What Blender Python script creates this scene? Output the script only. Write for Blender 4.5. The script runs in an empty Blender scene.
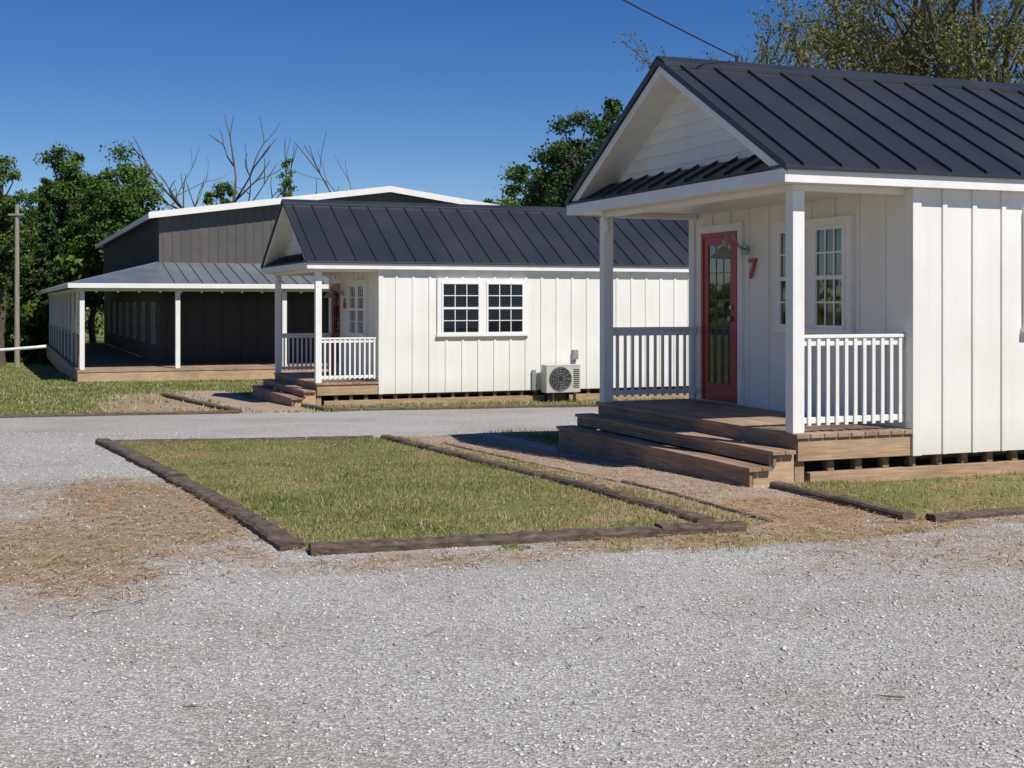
import bpy, math, random
import numpy as np
from mathutils import Vector, Matrix, Euler
random.seed(7); rng=np.random.default_rng(7)
scene=bpy.context.scene
R=math.radians
# ------------------------------------------------------------------ world
SUN_EL=R(50); SH=(0.595,-0.803)
w=bpy.data.worlds.new("World"); scene.world=w; w.use_nodes=True
nt=w.node_tree; nt.nodes.clear()
o=nt.nodes.new('ShaderNodeOutputWorld'); b=nt.nodes.new('ShaderNodeBackground'); s=nt.nodes.new('ShaderNodeTexSky')
s.sky_type='NISHITA'; s.sun_disc=False; s.sun_elevation=SUN_EL; s.sun_rotation=math.atan2(SH[0],SH[1])
s.altitude=900; s.air_density=0.9; s.dust_density=0.0; s.ozone_density=3.5
b.inputs[1].default_value=0.088
hs=nt.nodes.new('ShaderNodeHueSaturation'); hs.inputs['Hue'].default_value=.514; hs.inputs['Saturation'].default_value=1.34; hs.inputs['Value'].default_value=.96
nt.links.new(s.outputs[0],hs.inputs['Color']); nt.links.new(hs.outputs[0],b.inputs[0]); nt.links.new(b.outputs[0],o.inputs[0])
sl=bpy.data.lights.new("sun","SUN"); sl.energy=5.0; sl.angle=R(0.5); sl.color=(1.0,0.955,0.88)
so=bpy.data.objects.new("sun",sl); scene.collection.objects.link(so)
sv=Vector((SH[0]*math.cos(SUN_EL),SH[1]*math.cos(SUN_EL),math.sin(SUN_EL)))
so.rotation_euler=(-sv).to_track_quat('-Z','Y').to_euler(); so.location=(20,-20,30)
scene.view_settings.view_transform='Standard'; scene.view_settings.look='None'; scene.view_settings.exposure=0
# ------------------------------------------------------------------ camera
cd=bpy.data.cameras.new("camera"); cam=bpy.data.objects.new("camera",cd); scene.collection.objects.link(cam)
cam.location=(0,0,1.6); cam.rotation_euler=(R(90),0,0); cd.sensor_width=36; cd.lens=45.7; cd.shift_y=-0.0791
cd.clip_end=3000; scene.camera=cam
# ------------------------------------------------------------------ helpers
def gzn(y): return -0.028*np.clip(np.asarray(y,float)-11,0,50)
def gz(y): return float(gzn(y))
ANG=math.atan2(.367,.93); UX=Vector((.93,.367)); VX=Vector((-.367,.93))
UX.normalize(); VX.normalize()
O1=Vector((2.525,11.6)); O2=Vector((-3.76,25.2)); OB=Vector((-12.9,39.0))
def loc(O,u,v): p=O+UX*u+VX*v; return (p.x,p.y)

def mat(name):
    m=bpy.data.materials.new(name); m.use_nodes=True
    return m,m.node_tree,m.node_tree.nodes['Principled BSDF']
def N(nt,t,**k):
    n=nt.nodes.new(t)
    for a,v in k.items():
        if a.startswith('i_'):
            n.inputs[int(a[2:])].default_value=v
        else: setattr(n,a,v)
    return n
def ramp(nt,stops):
    r=nt.nodes.new('ShaderNodeValToRGB'); e=r.color_ramp.elements
    while len(e)<len(stops): e.new(0.5)
    for i,(p,c) in enumerate(stops):
        e[i].position=p; e[i].color=(c[0],c[1],c[2],1) if len(c)==3 else c
    return r
def noisec(nt,scale,vec=None,detail=4,rough=.55,dist=0):
    n=nt.nodes.new('ShaderNodeTexNoise'); n.inputs['Scale'].default_value=scale; n.inputs['Detail'].default_value=detail
    n.inputs['Roughness'].default_value=rough; n.inputs['Distortion'].default_value=dist
    if vec: nt.links.new(vec,n.inputs['Vector'])
    return n
def objco(nt,sc=(1,1,1)):
    t=nt.nodes.new('ShaderNodeTexCoord'); m=nt.nodes.new('ShaderNodeMapping'); m.inputs['Scale'].default_value=sc
    nt.links.new(t.outputs['Object'],m.inputs['Vector']); return m.outputs[0]
def bump(nt,bs,h,strength,dist):
    b=nt.nodes.new('ShaderNodeBump'); b.inputs['Strength'].default_value=strength; b.inputs['Distance'].default_value=dist
    nt.links.new(h,b.inputs['Height']); nt.links.new(b.outputs[0],bs.inputs['Normal'])
def mixc(nt,f,a,b_,mode='MIX'):
    m=nt.nodes.new('ShaderNodeMix'); m.data_type='RGBA'; m.blend_type=mode
    for sock,v in ((m.inputs[0],f),(m.inputs[6],a),(m.inputs[7],b_)):
        if hasattr(v,'is_linked'): nt.links.new(v,sock)
        else: sock.default_value=v if not isinstance(v,tuple) else (v[0],v[1],v[2],1)
    return m.outputs[2]
def math_(nt,op,a,b_=None,c=None,clamp=False):
    m=nt.nodes.new('ShaderNodeMath'); m.operation=op; m.use_clamp=clamp
    for i,v in enumerate((a,b_,c)):
        if v is None: continue
        if hasattr(v,'is_linked'): nt.links.new(v,m.inputs[i])
        else: m.inputs[i].default_value=v
    return m.outputs[0]

def simple(name,c1,c2,rough=.6,scale=3,sc=(1,1,1),metal=0,bs=0,bd=.003,bscale=60,spec=.5):
    m,nt,p=mat(name); v=objco(nt,sc)
    n=noisec(nt,scale,v,6,.6); r=ramp(nt,[(.3,c1),(.7,c2)]); nt.links.new(n.outputs[0],r.inputs[0])
    nt.links.new(r.outputs[0],p.inputs['Base Color']); p.inputs['Roughness'].default_value=rough; p.inputs['Metallic'].default_value=metal
    p.inputs['Specular IOR Level'].default_value=spec
    rr=math_(nt,'MULTIPLY_ADD',n.outputs[0],.25,rough-.12); nt.links.new(rr,p.inputs['Roughness'])
    if bs: n2=noisec(nt,bscale,v,4); bump(nt,p,n2.outputs[0],bs,bd)
    return m
def wood(name,c1,c2,c3,axis,rough=.75):
    m,nt,p=mat(name); sc={'x':(.5,9,9),'y':(9,.5,9)}[axis]
    g=noisec(nt,5,objco(nt,sc),7,.65,.4); r=ramp(nt,[(.28,c1),(.5,c2),(.74,c3)]); nt.links.new(g.outputs[0],r.inputs[0])
    ge=nt.nodes.new('ShaderNodeNewGeometry'); t=math_(nt,'MULTIPLY_ADD',ge.outputs['Random Per Island'],.45,.78)
    cmb=nt.nodes.new('ShaderNodeCombineColor'); 
    for i in range(3): nt.links.new(t,cmb.inputs[i])
    c=mixc(nt,1.0,r.outputs[0],cmb.outputs[0],'MULTIPLY')
    bl=noisec(nt,1.6,objco(nt),5,.6); br=ramp(nt,[(.32,(.78,.76,.74)),(.6,(1.08,1.06,1.04))]); nt.links.new(bl.outputs[0],br.inputs[0]); c=mixc(nt,1.0,c,br.outputs[0],'MULTIPLY')
    nt.links.new(c,p.inputs['Base Color']); p.inputs['Roughness'].default_value=rough; p.inputs['Specular IOR Level'].default_value=.3
    bump(nt,p,g.outputs[0],.5,.004); return m
def white_paint():
    m,nt,p=mat("white_painted_siding"); v=objco(nt,(1,1,1)); vs=objco(nt,(5,5,.4))
    n1=noisec(nt,1.2,v,5); n2=noisec(nt,2.2,vs,6,.65)
    r1=ramp(nt,[(.3,(.73,.71,.655)),(.7,(.80,.785,.735))]); nt.links.new(n1.outputs[0],r1.inputs[0])
    r2=ramp(nt,[(.25,(.9,.885,.86)),(.5,(1,1,1))]); nt.links.new(n2.outputs[0],r2.inputs[0])
    c=mixc(nt,.6,r1.outputs[0],r2.outputs[0],'MULTIPLY')
    t=nt.nodes.new('ShaderNodeTexCoord'); sx=nt.nodes.new('ShaderNodeSeparateXYZ'); nt.links.new(t.outputs['Object'],sx.inputs[0])
    h=math_(nt,'SUBTRACT',sx.outputs[2],.2); h=math_(nt,'DIVIDE',h,.35,clamp=True); h=math_(nt,'SUBTRACT',1.0,h,clamp=True)
    h=math_(nt,'MULTIPLY',h,n1.outputs[0],clamp=True); h=math_(nt,'MULTIPLY',h,.55,clamp=True)
    c=mixc(nt,h,c,(.5,.43,.34))
    nt.links.new(c,p.inputs['Base Color']); p.inputs['Roughness'].default_value=.5
    n3=noisec(nt,14,objco(nt,(3,3,.3)),5); bump(nt,p,n3.outputs[0],.2,.004)
    return m
M_WHITE=white_paint()
M_TRIM=simple("white_trim_paint",(.74,.725,.69),(.82,.81,.775),.45,4,bs=.1)
M_ROOF=simple("dark_metal_roof",(.028,.031,.038),(.041,.045,.053),.42,1.1,sc=(1,.5,.5),metal=.2,bs=.14,bd=.012,bscale=4)
M_DECK=wood("weathered_deck_wood",(.19,.13,.09),(.34,.245,.175),(.48,.37,.28),'y')
M_STEP=wood("step_wood",(.18,.11,.07),(.33,.22,.15),(.48,.35,.25),'y')
M_TAN=wood("treated_lumber",(.27,.17,.10),(.44,.30,.19),(.57,.42,.28),'x')
M_BLOCK=simple("old_lumber_blocks",(.14,.10,.06),(.30,.22,.13),.8,4,sc=(3,8,8),bs=.4,bscale=25)
M_RED=simple("red_door_paint",(.34,.018,.022),(.42,.026,.03),.35,4)
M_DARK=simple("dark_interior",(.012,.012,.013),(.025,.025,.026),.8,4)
M_BLIND=simple("window_blind",(.34,.34,.34),(.44,.44,.43),.6,4)
M_DOORREFL=simple("door_glass_reflection",(.3,.31,.32),(.5,.5,.5),.8,3,sc=(6,6,1))  # pale colour painted in for the reflection low in the door glass
M_LAMP=simple("galvanized_lamp",(.25,.25,.24),(.42,.41,.39),.4,8,metal=.8)
M_VOID=simple("crawlspace_shade",(.03,.025,.02),(.06,.05,.04),.9,4)  # near-black colour stands in for the shade under the floor
M_GREY=simple("grey_metal",(.25,.26,.27),(.34,.35,.36),.5,5,metal=.3)
M_ACW=simple("ac_casing",(.42,.40,.36),(.52,.50,.45),.45,5)
M_MUNT=simple("door_muntin",(.10,.09,.09),(.16,.15,.14),.5,5)
def glass():
    m,nt,p=mat("window_glass"); nt.nodes.remove(p)
    out=[n for n in nt.nodes if n.type=='OUTPUT_MATERIAL'][0]
    g=N(nt,'ShaderNodeBsdfGlossy'); g.inputs['Roughness'].default_value=.02; t=N(nt,'ShaderNodeBsdfTransparent'); t.inputs[0].default_value=(.75,.8,.8,1)
    f=N(nt,'ShaderNodeFresnel'); f.inputs[0].default_value=1.6; a=math_(nt,'MULTIPLY_ADD',f.outputs[0],.9,.06,clamp=True)
    n=noisec(nt,1.5,objco(nt),2); bb=nt.nodes.new('ShaderNodeBump'); bb.inputs['Strength'].default_value=.15; bb.inputs['Distance'].default_value=.02
    nt.links.new(n.outputs[0],bb.inputs['Height']); nt.links.new(bb.outputs[0],g.inputs['Normal'])
    mx=N(nt,'ShaderNodeMixShader'); nt.links.new(a,mx.inputs[0]); nt.links.new(t.outputs[0],mx.inputs[1]); nt.links.new(g.outputs[0],mx.inputs[2])
    nt.links.new(mx.outputs[0],out.inputs[0]); return m
M_GLASS=glass()

class MB:
    def __init__(s): s.v=[];s.f=[];s.m=[]
    def poly(s,pts,faces,mi=0):
        b=len(s.v); s.v+= [tuple(p) for p in pts]; s.f+=[tuple(b+i for i in f) for f in faces]; s.m+=[mi]*len(faces)
    def box(s,x0,x1,y0,y1,z0,z1,mi=0):
        x0,x1=sorted((x0,x1));y0,y1=sorted((y0,y1));z0,z1=sorted((z0,z1))
        s.poly([(x0,y0,z0),(x1,y0,z0),(x1,y1,z0),(x0,y1,z0),(x0,y0,z1),(x1,y0,z1),(x1,y1,z1),(x0,y1,z1)],
          [(0,3,2,1),(4,5,6,7),(0,1,5,4),(1,2,6,5),(2,3,7,6),(3,0,4,7)],mi)
    def extr_x(s,prof,x0,x1,mi=0):
        n=len(prof); pts=[(x0,y,z) for y,z in prof]+[(x1,y,z) for y,z in prof]
        f=[tuple(range(n))[::-1],tuple(range(n,2*n))]+[(i,(i+1)%n,n+(i+1)%n,n+i) for i in range(n)]
        s.poly(pts,f,mi)
    def prism(s,a,b,mi=0):
        n=len(a); s.poly(list(a)+list(b),[tuple(range(n))[::-1],tuple(range(n,2*n))]+[(i,(i+1)%n,n+(i+1)%n,n+i) for i in range(n)],mi)
    def tube(s,pts,rad,n=6,mi=0,cap=True):
        pts=[Vector(p) for p in pts]; b=len(s.v); k=len(pts)
        for i,p in enumerate(pts):
            d=(pts[min(i+1,k-1)]-pts[max(i-1,0)]).normalized()
            a=d.orthogonal().normalized() if i==0 else (a-d*a.dot(d)).normalized()
            c=d.cross(a); r=rad[i] if isinstance(rad,(list,tuple)) else rad
            for j in range(n):
                t=2*math.pi*j/n; s.v.append(tuple(p+(a*math.cos(t)+c*math.sin(t))*r))
        for i in range(k-1):
            for j in range(n):
                s.f.append((b+i*n+j,b+i*n+(j+1)%n,b+(i+1)*n+(j+1)%n,b+(i+1)*n+j)); s.m.append(mi)
        if cap:
            s.f.append(tuple(b+j for j in range(n))[::-1]); s.m.append(mi); s.f.append(tuple(b+(k-1)*n+j for j in range(n))); s.m.append(mi)
    def obj(s,name,mats,parent=None,bevel=0,smooth=False):
        me=bpy.data.meshes.new(name); me.from_pydata(s.v,[],s.f)
        for m in (mats if isinstance(mats,list) else [mats]): me.materials.append(m)
        me.polygons.foreach_set('material_index',s.m)
        if smooth: me.polygons.foreach_set('use_smooth',[True]*len(s.f))
        me.update(); ob=bpy.data.objects.new(name,me); scene.collection.objects.link(ob)
        if parent: ob.parent=parent
        if bevel:
            bm=ob.modifiers.new('bevel','BEVEL'); bm.width=bevel; bm.segments=2; bm.limit_method='ANGLE'
        return ob
def empty(name,location,rot=0):
    e=bpy.data.objects.new(name,None); scene.collection.objects.link(e); e.location=location; e.rotation_euler=(0,0,rot); return e
def npmesh(name,verts,faces,mats,attrs=None,matidx=None,smooth=False,colors=None):
    verts=np.asarray(verts,np.float32); faces=np.asarray(faces,np.int32); k=faces.shape[1]
    me=bpy.data.meshes.new(name); me.vertices.add(len(verts)); me.vertices.foreach_set('co',verts.ravel())
    me.loops.add(faces.size); me.loops.foreach_set('vertex_index',faces.ravel())
    me.polygons.add(len(faces)); me.polygons.foreach_set('loop_start',np.arange(0,faces.size,k,dtype=np.int32))
    for m in (mats if isinstance(mats,list) else [mats]): me.materials.append(m)
    if matidx is not None: me.polygons.foreach_set('material_index',np.asarray(matidx,np.int32))
    me.update(calc_edges=True)
    if smooth: me.polygons.foreach_set('use_smooth',np.ones(len(faces),bool))
    for a,v in (attrs or {}).items():
        at=me.attributes.new(a,'FLOAT','POINT'); at.data.foreach_set('value',np.asarray(v,np.float32))
    ob=bpy.data.objects.new(name,me); scene.collection.objects.link(ob); return ob

def front(xw): return lambda mb,s0,s1,d0,d1,z0,z1,mi=0: mb.box(xw-d1,xw-d0,s0,s1,z0,z1,mi)
def side(yw): return lambda mb,s0,s1,d0,d1,z0,z1,mi=0: mb.box(s0,s1,yw-d1,yw-d0,z0,z1,mi)
def sash(mb,B,s0,s1,z0,z1,base,cols=3,rows=2,blind=.5):
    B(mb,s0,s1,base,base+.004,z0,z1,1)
    n=int((z1-z0)*blind/.045)
    for i in range(n):
        zz=z1-.03-i*.045; B(mb,s0+.03,s1-.03,base+.006,base+.012,zz-.034,zz,2)
    B(mb,s0+.02,s1-.02,base+.020,base+.023,z0+.02,z1-.02,3)
    f=.035
    B(mb,s0,s0+f,base+.004,base+.045,z0,z1,0);B(mb,s1-f,s1,base+.004,base+.045,z0,z1,0)
    B(mb,s0+f,s1-f,base+.004,base+.045,z0,z0+f,0);B(mb,s0+f,s1-f,base+.004,base+.045,z1-f,z1,0)
    zm=(z0+z1)/2; B(mb,s0+f,s1-f,base+.004,base+.043,zm-.022,zm+.022,0)
    for i in range(1,cols):
        x=s0+f+(s1-s0-2*f)*i/cols; B(mb,x-.008,x+.008,base+.024,base+.034,z0+f,z1-f,0)
    for j in (0,1):
        a=z0+f if j==0 else zm+.02; c=zm-.02 if j==0 else z1-f
        for i in range(1,rows):
            z=a+(c-a)*i/rows; B(mb,s0+f,s1-f,base+.0245,base+.0335,z-.008,z+.008,0)
def window_pair(mb,B,s0,s1,z0,z1,base=.024,blind=.5):
    t=.085
    B(mb,s0,s1,0.001,base+.03,z1-t,z1,0); B(mb,s0-.02,s1+.02,0.001,base+.055,z0-.0,z0+.05,0)
    B(mb,s0,s0+t,0.001,base+.028,z0+.05,z1-t,0); B(mb,s1-t,s1,0.001,base+.028,z0+.05,z1-t,0)
    m=(s0+s1)/2; B(mb,m-.07,m+.07,0.001,base+.028,z0+.05,z1-t,0)
    sash(mb,B,s0+t,m-.07,z0+.05,z1-t,base,blind=blind); sash(mb,B,m+.07,s1-t,z0+.05,z1-t,base,blind=blind*.8)

# ------------------------------------------------------------------ cabin
def cabin(O,dz,number,wu):
    E=empty("cabin",(O.x,O.y,dz),ANG); L=10.0
    V0,V1=-.12,3.99
    ev0,ev1,vr=-.25,4.40,2.075; ze,zr=2.79,4.09
    sl=(zr-ze)/(vr-ev0)
    mb=MB(); mb.box(1.2,L,V0,V1,.2,2.665); 
    x=1.2+.345
    while x<L-.1:
        mb.box(x-.026,x+.026,V0-.019,V0-.0005,.2,2.66); mb.box(x-.026,x+.026,V1+.0005,V1+.019,.2,2.66); x+=.345
    y=V0+.42
    while y<V1-.1:
        mb.box(1.2-.015,1.1995,y-.022,y+.022,.445,2.655); mb.box(L+.0005,L+.015,y-.02,y+.02,.2,2.66); y+=.40
    for (xx,yy) in ((1.2,V0),(1.2,V1),(L,V0),(L,V1)):
        sx=-1 if xx<2 else 1; sy=-1 if yy<1 else 1
        mb.box(xx+sx*.026,xx-sx*.07,yy+sy*.0005,yy+sy*.026,.198,2.658); mb.box(xx+sx*.0005,xx+sx*.025,yy-sy*.09,yy,.445 if sx<0 else .2,2.655)
    mb.prism([(L-.02,V0,2.665),(L-.02,V1,2.665),(L-.02,vr,2.665+(vr-V0)*sl*.98)],[(L,V0,2.665),(L,V1,2.665),(L,vr,2.665+(vr-V0)*sl*.98)])
    mb.obj("walls",M_WHITE,E,.003)
    g=MB(); gx=.12; z=2.80; hb=.135
    g.prism([(gx+.03,-.1,2.77),(gx+.03,4.25,2.77),(gx+.03,vr,3.98)],[(gx+.012,-.1,2.77),(gx+.012,4.25,2.77),(gx+.012,vr,3.98)][::1])
    while z<3.95:
        z1=min(z+hb,3.97); a0=ev0+(z-ze+.10)/sl; a1=ev0+(z1-ze+.10)/sl
        b0=2*vr-a0; b1=2*vr-a1
        if b1-a1>.02:
            g.poly([(gx-.018,a0,z),(gx-.018,b0,z),(gx+.004,b1,z1),(gx+.004,a1,z1),(gx+.01,a0,z),(gx+.01,b0,z)],[(0,3,2,1),(0,1,5,4)])
        z=z1
    g.obj("gable_siding",M_WHITE,E)
    r=MB(); x0,x1=-.25,L+.25
    r.extr_x([(ev0+.02,2.665),(vr,zr-.12),(vr,zr-.022),(ev0+.02,ze-.012)][::1],x0,x1)
    r.extr_x([(ev1-.02,ze-.012),(vr,zr-.022),(vr,zr-.12),(ev1-.02,2.665)][::1],x0,x1)
    r.box(x0,x1,ev0-.004,ev0+.019,2.65,2.776); r.box(x0,x1,ev1-.019,ev1+.004,2.65,2.776)
    r.box(x0-.022,x0-.002,ev0-.004,ev1+.004,2.65,2.772)
    r.box(x0+.0,x1,ev0+.02,ev1-.02,2.657,2.664)
    for yy in (0,3.87): r.box(-.05,1.19,yy-.04,yy+.04,2.60,2.6565)
    r.box(-.04,.04,.045,3.825,2.60,2.6565)
    r.obj("fascia_and_soffit",M_TRIM,E,.003)
    m=MB(); t=.02
    for sgn,e in ((1,ev0-.035),(-1,ev1+.035)):
        zz=zr-abs(vr-e)*sl
        A=[(e,zz),(vr,zr),(vr,zr+t),(e,zz+t)]
        if sgn<0: A=A[::-1]
        m.extr_x(A,x0-.03,x1+.03)
        m.box(x0-.03,x1+.03,e-.004*sgn,e+.01*sgn,zz-.012,zz+t*.9)
        for X in (x0-.034,x1+.014):
            B_=[(e,zz-.025),(vr,zr-.025),(vr,zr+.045),(e,zz+.045)]
            if sgn<0: B_=B_[::-1]
            m.extr_x(B_,X,X+.02)
        xx=x0+.16
        while xx<x1:
            C=[(e,zz+t),(vr,zr+t),(vr,zr+t+.032),(e,zz+t+.032)]
            if sgn<0: C=C[::-1]
            m.extr_x(C,xx-.011,xx+.011); xx+=.40
        y2=vr-sgn*.16; z2=zr-.16*sl
        D=[(y2,z2+.055),(vr,zr+.055),(vr,zr+.066),(y2,z2+.066)]
        if sgn<0: D=D[::-1]
        m.extr_x(D,x0-.036,x1+.036); m.box(x0-.036,x1+.036,y2-.004,y2+.004,z2+.02,z2+.066)
    pz0,pz1=2.778,2.99; a0=ev0+.03; a1=ev0+(pz1-ze+.1)/sl
    m.prism([(x0-.035,a0,pz0),(x0-.035,2*vr-a0,pz0),(gx-.015,2*vr-a1,pz1),(gx-.015,a1,pz1)],
            [(x0-.035,a0,pz0+.015),(x0-.035,2*vr-a0,pz0+.015),(gx-.015,2*vr-a1,pz1+.015),(gx-.015,a1,pz1+.015)])
    yy=a1+.1
    while yy<2*vr-a1:
        m.prism([(x0-.035,yy-.01,pz0+.015),(x0-.035,yy+.01,pz0+.015),(gx-.015,yy+.01,pz1+.015),(gx-.015,yy-.01,pz1+.015)],
            [(x0-.035,yy-.01,pz0+.045),(x0-.035,yy+.01,pz0+.045),(gx-.015,yy+.01,pz1+.045),(gx-.015,yy-.01,pz1+.045)]); yy+=.38
    m.obj("metal_roof",M_ROOF,E,.002)
    d=MB(); x=-.07; i=0
    while x<1.17:
        x2=min(x+.138,1.19); d.box(x,x2,-.14,4.02,.402+random.uniform(-.001,.001),.44); x+=.145
    d.obj("porch_deck",M_DECK,E,.004)
    s=MB()
    s.box(-.05,-.012,-.10,3.99,.25,.400)
    for k,(xa,zt) in enumerate(((-.31,.30),(-.55,.165))):
        s.box(xa,xa+.125,-.13,4.08,zt-.035,zt); s.box(xa+.132,xa+.235 ,-.13,4.08,zt-.035,zt)
        s.box(xa+.018,xa+.05,-.10,4.05,-.14 if k else .17,zt-.036)
    s.obj("porch_steps",M_STEP,E,.004)
    q=MB()
    q.box(-.045,1.19,-.115,-.078,.2,.401); q.box(-.045,1.19,3.95,3.985,.2,.401)
    for yy in (-.075,4.0):
        q.prism([(-.48,yy,-.1),(-.06,yy,-.1),(-.06,yy,.255),(-.30,yy,.255),(-.30,yy,.12),(-.48,yy,.12)],[(-.48,yy+.04,-.1),(-.06,yy+.04,-.1),(-.06,yy+.04,.255),(-.30,yy+.04,.255),(-.30,yy+.04,.12),(-.48,yy+.04,.12)])
    q.box(-.05,.05,-.07,.03,-.15,.2); q.box(-.05,.05,3.85,3.94,-.2,.2)
    for yy in (-.09,3.9): q.box(.1,L-.05,yy,yy+.09,-.16,.09)
    q.obj("timber_skids",M_TAN,E,.004)
    q=MB()
    for yy in (-.05,3.9):
        x=.35
        while x<L-.1: q.box(x-.035,x+.035,yy+.005,yy+.085,.09,.2); x+=.30
    q.obj("support_blocks",M_BLOCK,E,.004)
    vd=MB(); vd.box(.3,L-.1,.25,.27,-.3,.199); vd.box(.3,L-.1,3.5,3.52,-.4,.199); vd.box(1.21,L-.01,.0,3.9,.15,.199); vd.obj("crawlspace_shade_panels",M_VOID,E)  # dark sheets added beneath the floor to paint in its shade
    p=MB()
    for yy in (0,3.87): p.box(-.06,.06,yy-.06,yy+.06,.441,2.60)
    for yy in (0,3.87):
        p.box(.061,1.184,yy-.045,yy+.045,1.285,1.315); p.box(.061,1.184,yy-.02,yy+.02,1.215,1.284)
        p.box(.061,1.184,yy-.02,yy+.02,.52,.575)
        n=11
        for i in range(n):
            xx=.13+i*(1.12-.13)/(n-1); p.box(xx-.018,xx+.018,yy-.0385,yy-.0205,.50,1.283)
    p.obj("porch_posts_and_railing",M_TRIM,E,.003)
    wn=MB(); window_pair(wn,side(V0),wu,wu+1.94,1.32,2.49,blind=.9); window_pair(wn,front(1.2),.76,2.10,1.29,2.46,blind=.3)
    wn.obj("windows",[M_TRIM,M_DARK,M_BLIND,M_GLASS],E)
    B=front(1.2); dr=MB(); s0,s1,z0,z1=2.89,3.69,.445,2.42
    B(dr,s0-.09,s0,0.001,.035,z0,z1+.09,1); B(dr,s1,s1+.09,0.001,.035,z0,z1+.09,1); B(dr,s0,s1,0.001,.035,z1,z1+.09,1)
    B(dr,s0,s0+.05,.001,.045,z0,z1,0); B(dr,s1-.05,s1,.001,.045,z0,z1,0); B(dr,s0+.05,s1-.05,.001,.045,z1-.05,z1,0)
    B(dr,s0+.05,s0+.15,.001,.032,z0+.02,z1-.05,0); B(dr,s1-.15,s1-.05,.001,.032,z0+.02,z1-.05,0)
    B(dr,s0+.15,s1-.15,.001,.032,z0+.02,z0+.22,0); B(dr,s0+.15,s1-.15,.001,.032,z1-.15,z1-.05,0); B(dr,s0,s1,.001,.06,z0-.003,z0+.02,4)
    gs0,gs1,gz0,gz1=s0+.15,s1-.15,z0+.22,z1-.15
    B(dr,gs0,gs1,.001,.004,gz0,gz1,2); B(dr,gs0+.02,gs1-.02,.006,.009,gz0,gz0+.75,5); B(dr,gs0,gs1,.018,.02,gz0,gz1,3)
    for i in (1,2): x=gs0+(gs1-gs0)*i/3; B(dr,x-.005,x+.005,.021,.025,gz0,gz1,6)
    for i in range(1,5): z=gz0+(gz1-gz0)*i/5; B(dr,gs0,gs1,.0215,.0245,z-.005,z+.005,6)
    dr.tube([(1.165,s0+.11,1.42),(1.12,s0+.11,1.42)],.03,10,4); dr.tube([(1.165,s0+.11,1.55),(1.14,s0+.11,1.55)],.028,10,4)
    dr.obj("front_door",[M_RED,M_TRIM,M_DARK,M_GLASS,M_LAMP,M_DOORREFL,M_MUNT],E,.002)
    lm=MB(); yy=2.72; lm.tube([(1.184,yy,2.20),(1.165,yy,2.20)],.06,14)
    arc=[(1.17,yy,2.20),(1.10,yy,2.22),(1.04,yy,2.30),(.99,yy,2.36),(.93,yy,2.36),(.90,yy,2.29)]
    lm.tube(arc,.012,8); lm.tube([(.90,yy,2.30),(.90,yy,2.22),(.895,yy,2.20),(.89,yy,2.10)],[.03,.04,.06,.15],16)
    lm.obj("porch_lamp",M_LAMP,E,smooth=False)
    bl=MB(); bl.tube([(-.03,3.80,2.60),(-.03,3.80,2.52),(-.03,3.80,2.46),(-.03,3.80,2.42)],[.02,.028,.04,.02],10); bl.obj("bulb_fixture",M_TRIM,E,smooth=True)
    cu=bpy.data.curves.new("num",'FONT'); cu.body=number; cu.size=.30; cu.extrude=.008; cu.offset=.008
    to=bpy.data.objects.new("num_tmp",cu); scene.collection.objects.link(to); bpy.context.view_layer.update()
    me=bpy.data.meshes.new_from_object(to); bpy.data.objects.remove(to)
    no=bpy.data.objects.new("house_number",me); scene.collection.objects.link(no); me.materials.clear(); me.materials.append(M_RED); no.parent=E
    no.matrix_local=Matrix(((0,0,-1,1.172),(-1,0,0,2.66),(0,1,0,1.88),(0,0,0,1)))
    c=MB(); c.box(5.32,5.44,V0-.10,V0-.021,.82,1.02); c.tube([(5.38,V0-.05,.82),(5.38,V0-.05,.3),(5.20,V0-.12,.2)],.012,6)
    c.box(4.42,4.50,V0-.07,V0-.021,.2,.62,0); c.obj("electrical_disconnect",M_GREY,E,.004)
    A=empty("air_conditioner_unit",(0,0,0)); ax,ay=loc(O,4.58,V0-.42); A.location=(ax,ay,dz+.06); A.rotation_euler=(0,0,ANG)
    a=MB(); a.box(0,.76,0,.28,.10,.66); a.box(-.006,.766,-.006,.286,.645,.668); a.obj("casing",M_ACW,A,.015)
    f=MB(); cx,cz=.31,.38
    for rr in (.07,.12,.17,.215,.245):
        f.tube([(cx+rr*math.cos(t),-.014,cz+rr*math.sin(t)) for t in np.linspace(0,2*math.pi,25)],.003,5,0,False)
    for k in range(12): t=k*math.pi/6; f.tube([(cx+.05*math.cos(t),-.014,cz+.05*math.sin(t)),(cx+.245*math.cos(t),-.014,cz+.245*math.sin(t))],.003,5)
    f.obj("fan_grille",M_GREY,A)
    h=MB(); h.poly([(cx,-.003,cz)]+[(cx+.25*math.cos(t),-.003,cz+.25*math.sin(t)) for t in np.linspace(0,2*math.pi,33)[:-1]],[(0,1+(k+1)%32,1+k) for k in range(32)])
    for k in range(10): h.box(.60,.73,-.006,-.001,.2+k*.04,.218+k*.04)
    h.obj("fan_opening",M_DARK,A)
    k=MB()
    for xx in (.12,.60): k.box(xx,xx+.05,-.02,.40,.05,.095); k.box(xx,xx+.05,.35,.395,-.28,.05); k.box(xx,xx+.05,-.02,.02,-.6,.05)
    k.obj("mounting_bracket",M_DARK,A,.003)
    return E
cabin(O1,0.0,"7",2.47); cabin(O2,-.39,"6",2.38)

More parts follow.
